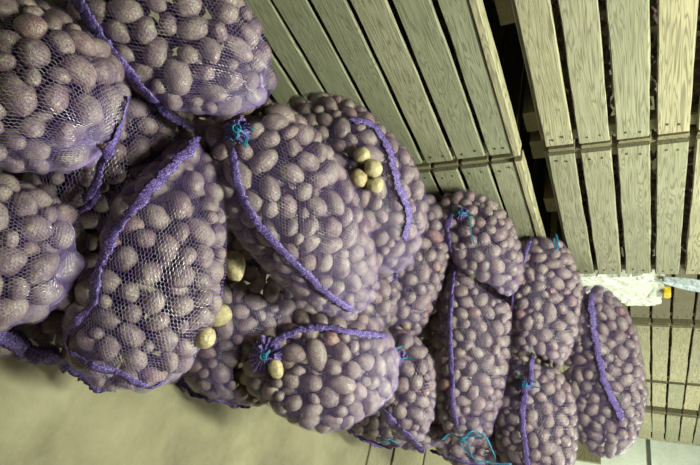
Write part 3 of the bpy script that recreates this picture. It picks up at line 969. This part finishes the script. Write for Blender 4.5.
# rail leaning across the crate mouth
Pa = on_plane_x(663, 280, -.03); Pb = on_plane_x(716, 289, -.03)
bm = bmesh.new(); d = Vector(Pb - Pa); Lr = d.length; dn = d.normalized(); xx = Vector((1, 0, 0)); yy = dn.cross(xx).normalized()
prof = [(-.015, -.032), (.015, -.032), (.015, -.026), (-.009, -.026), (-.009, .026), (.015, .026), (.015, .032), (-.015, .032)]
rows_ = []
for i in range(9):
    f = i / 8
    rows_.append([bm.verts.new(Vector(Pa) + d * f + xx * u + yy * v * (.25 + .75 * min(1, f * 2.4))) for u, v in prof])
for i in range(8):
    for j in range(8): bm.faces.new((rows_[i][j], rows_[i][(j + 1) % 8], rows_[i + 1][(j + 1) % 8], rows_[i + 1][j]))
bm.faces.new(rows_[0]); bm.faces.new(rows_[-1][::-1]); bmesh.ops.recalc_face_normals(bm, faces=bm.faces[:])
me = bpy.data.meshes.new('painted_rail'); bm.to_mesh(me); bm.free(); me.materials.append(M_METAL)
for v in me.vertices: v.co -= Vector(Pa)
o = bpy.data.objects.new('painted_rail', me); o.location = Vector(Pa); COL.objects.link(o)
tag(o, 'scuffed grey-blue rail between the crate stacks beside the yellow clip', 'rail')

# ------------------------------------------------------------------ boards on the floor under the rear row
def board(x0, x1, y0, y1, z0, z1, label, name='floor_board', mt=None, cat='board', axis=0, seed=0, group=None):
    random.seed(seed)
    B_ = Boxes(); B_.box((x0, y0, z0), (x1, y1, z1), random.random(), 0, 12, .003, axis)
    org = ((x0 + x1) / 2, (y0 + y1) / 2, z0)
    return tag(B_.build(name, [mt or M_WOODX], None, org), label, cat, group)

random.seed(8)
yb = [on_floor(340, 455)[1], on_floor(366, 455)[1], on_floor(391, 455)[1], on_floor(423, 455)[1], on_floor(455, 458)[1], on_floor(492, 460)[1], on_floor(530, 460)[1] ]
print('board ys', yb)
for i in range(1, 6):
    board(.25, 1.45, yb[i] + .02, yb[i + 1] - .02, .0, .012, 'worn wooden floor board under the rear sacks', group='floor boards under the rear sacks', seed=i)
# ------------------------------------------------------------------ room
def slab(name, lo, hi, material):
    B_ = Boxes()
    lo = np.array(lo, float); hi = np.array(hi, float)
    V = np.array([[(lo, hi)[(i >> a) & 1][a] for a in range(3)] for i in range(8)])
    Fq = np.array([(0, 1, 3, 2), (4, 6, 7, 5), (0, 4, 5, 1), (2, 3, 7, 6), (0, 2, 6, 4), (1, 5, 7, 3)])
    o = mesh_np(name, V, Fq, material, None, None, False)
    o['kind'] = 'structure'; return o
slab('floor', (-1.6, -2.0, -.1), (4.2, 7.2, 0), M_FLOOR)
slab('wall_left', (-1.7, -2.0, 0), (-1.6, 7.2, 2.9), M_DARKWALL)
slab('wall_right', (4.2, -2.0, 0), (4.3, 7.2, 2.9), M_DARKWALL)
EY = 6.75
slab('wall_far', (-1.6, EY, 0), (4.2, EY + .1, 2.9), M_WALL)
slab('wall_near', (-1.6, -2.1, 0), (4.2, -2.0, 2.9), M_DARKWALL)
slab('ceiling', (-1.7, -2.1, 2.9), (4.3, 7.3, 3.0), M_DARKWALL)
# dark joint in the end wall
def wy(px, py, y):
    r = ray(px, py); return CAM + r * (y / r[1])
j = wy(649, 452, EY)
slab('trim_1', (-1.6, EY - .012, j[2] - .018), (4.2, EY, j[2] + .018), flat_mat('dark_joint', (.10, .11, .09), .7))

# ------------------------------------------------------------------ lamps
m, nt, b = mat('lit_tube'); b.inputs['Emission Color'].default_value = (.93, 1.0, .84, 1); b.inputs['Emission Strength'].default_value = 6
M_TUBE = m
def lamp(x, y, label, power):
    root = tag(empty('ceiling_lamp', (x, y, 2.9)), label, 'lamp', 'tube lamps on the ceiling')
    B_ = Boxes(); B_.box((x - .09, y - .65, 2.83), (x + .09, y + .65, 2.898), .5, 0, 1, 0, 1)
    B_.build('housing', [M_LAMP_BODY], root, (x, y, 2.9))
    for s in (-.045, .045):
        v, f = tube([(x + s, y - .6 + 1.2 * i / 6, 2.805) for i in range(7)], .014, 10)
        f = [q for q in f if len(q) == 4]
        mesh_np('tube', v, np.array(f), M_TUBE, root, origin=(x, y, 2.9))
    L = bpy.data.lights.new('lamp_light', 'AREA'); L.shape = 'RECTANGLE'; L.size = .2; L.size_y = 1.25; L.energy = power; L.color = (.93, 1.0, .80)
    o = bpy.data.objects.new('lamp_light', L); COL.objects.link(o); o.location = (x, y, 2.77)
lamp(LX, 1.3, 'tube lamp on the ceiling over the near half of the aisle', LP)
lamp(LX + .5, 5.0, 'tube lamp on the ceiling over the far half of the aisle', LP * 1.3)
random.seed(4)
B_ = Boxes()
for i in range(5):
    B_.box((.22, 3.80, i * .215), (.60, 3.84, i * .215 + .2), .2 + .15 * i, 0, 8, .003, 0)
B_.box((.50, 3.84, 0), (.56, 3.88, 1.05), .4, 0, 6, .003, 2); B_.box((.24, 3.84, 0), (.30, 3.88, 1.05), .4, 0, 6, .003, 2)
tag(B_.build('wooden_panel', [M_WOODX], None, (.41, 3.84, 0)), 'brown plank panel standing behind the farthest sack before the pale end wall', 'panel')

w = bpy.data.worlds.new('World'); SC.world = w; w.use_nodes = True
w.node_tree.nodes['Background'].inputs[0].default_value = (.6, .7, .6, 1); w.node_tree.nodes['Background'].inputs[1].default_value = .05

cam = bpy.data.cameras.new('camera'); co = bpy.data.objects.new('camera', cam); COL.objects.link(co)
cam.sensor_width = 36; cam.lens = F / 700 * 36; cam.clip_start = .02
R4 = np.eye(4); R4[:3, 0] = ex; R4[:3, 1] = -ey; R4[:3, 2] = -ez; R4[:3, 3] = CAM
co.matrix_world = Matrix(R4.tolist()); SC.camera = co
SC.view_settings.view_transform = 'Standard'; SC.view_settings.look = 'None'; SC.view_settings.gamma = 1
SC.view_settings.use_curve_mapping = False; SC.view_settings.exposure = EXPO
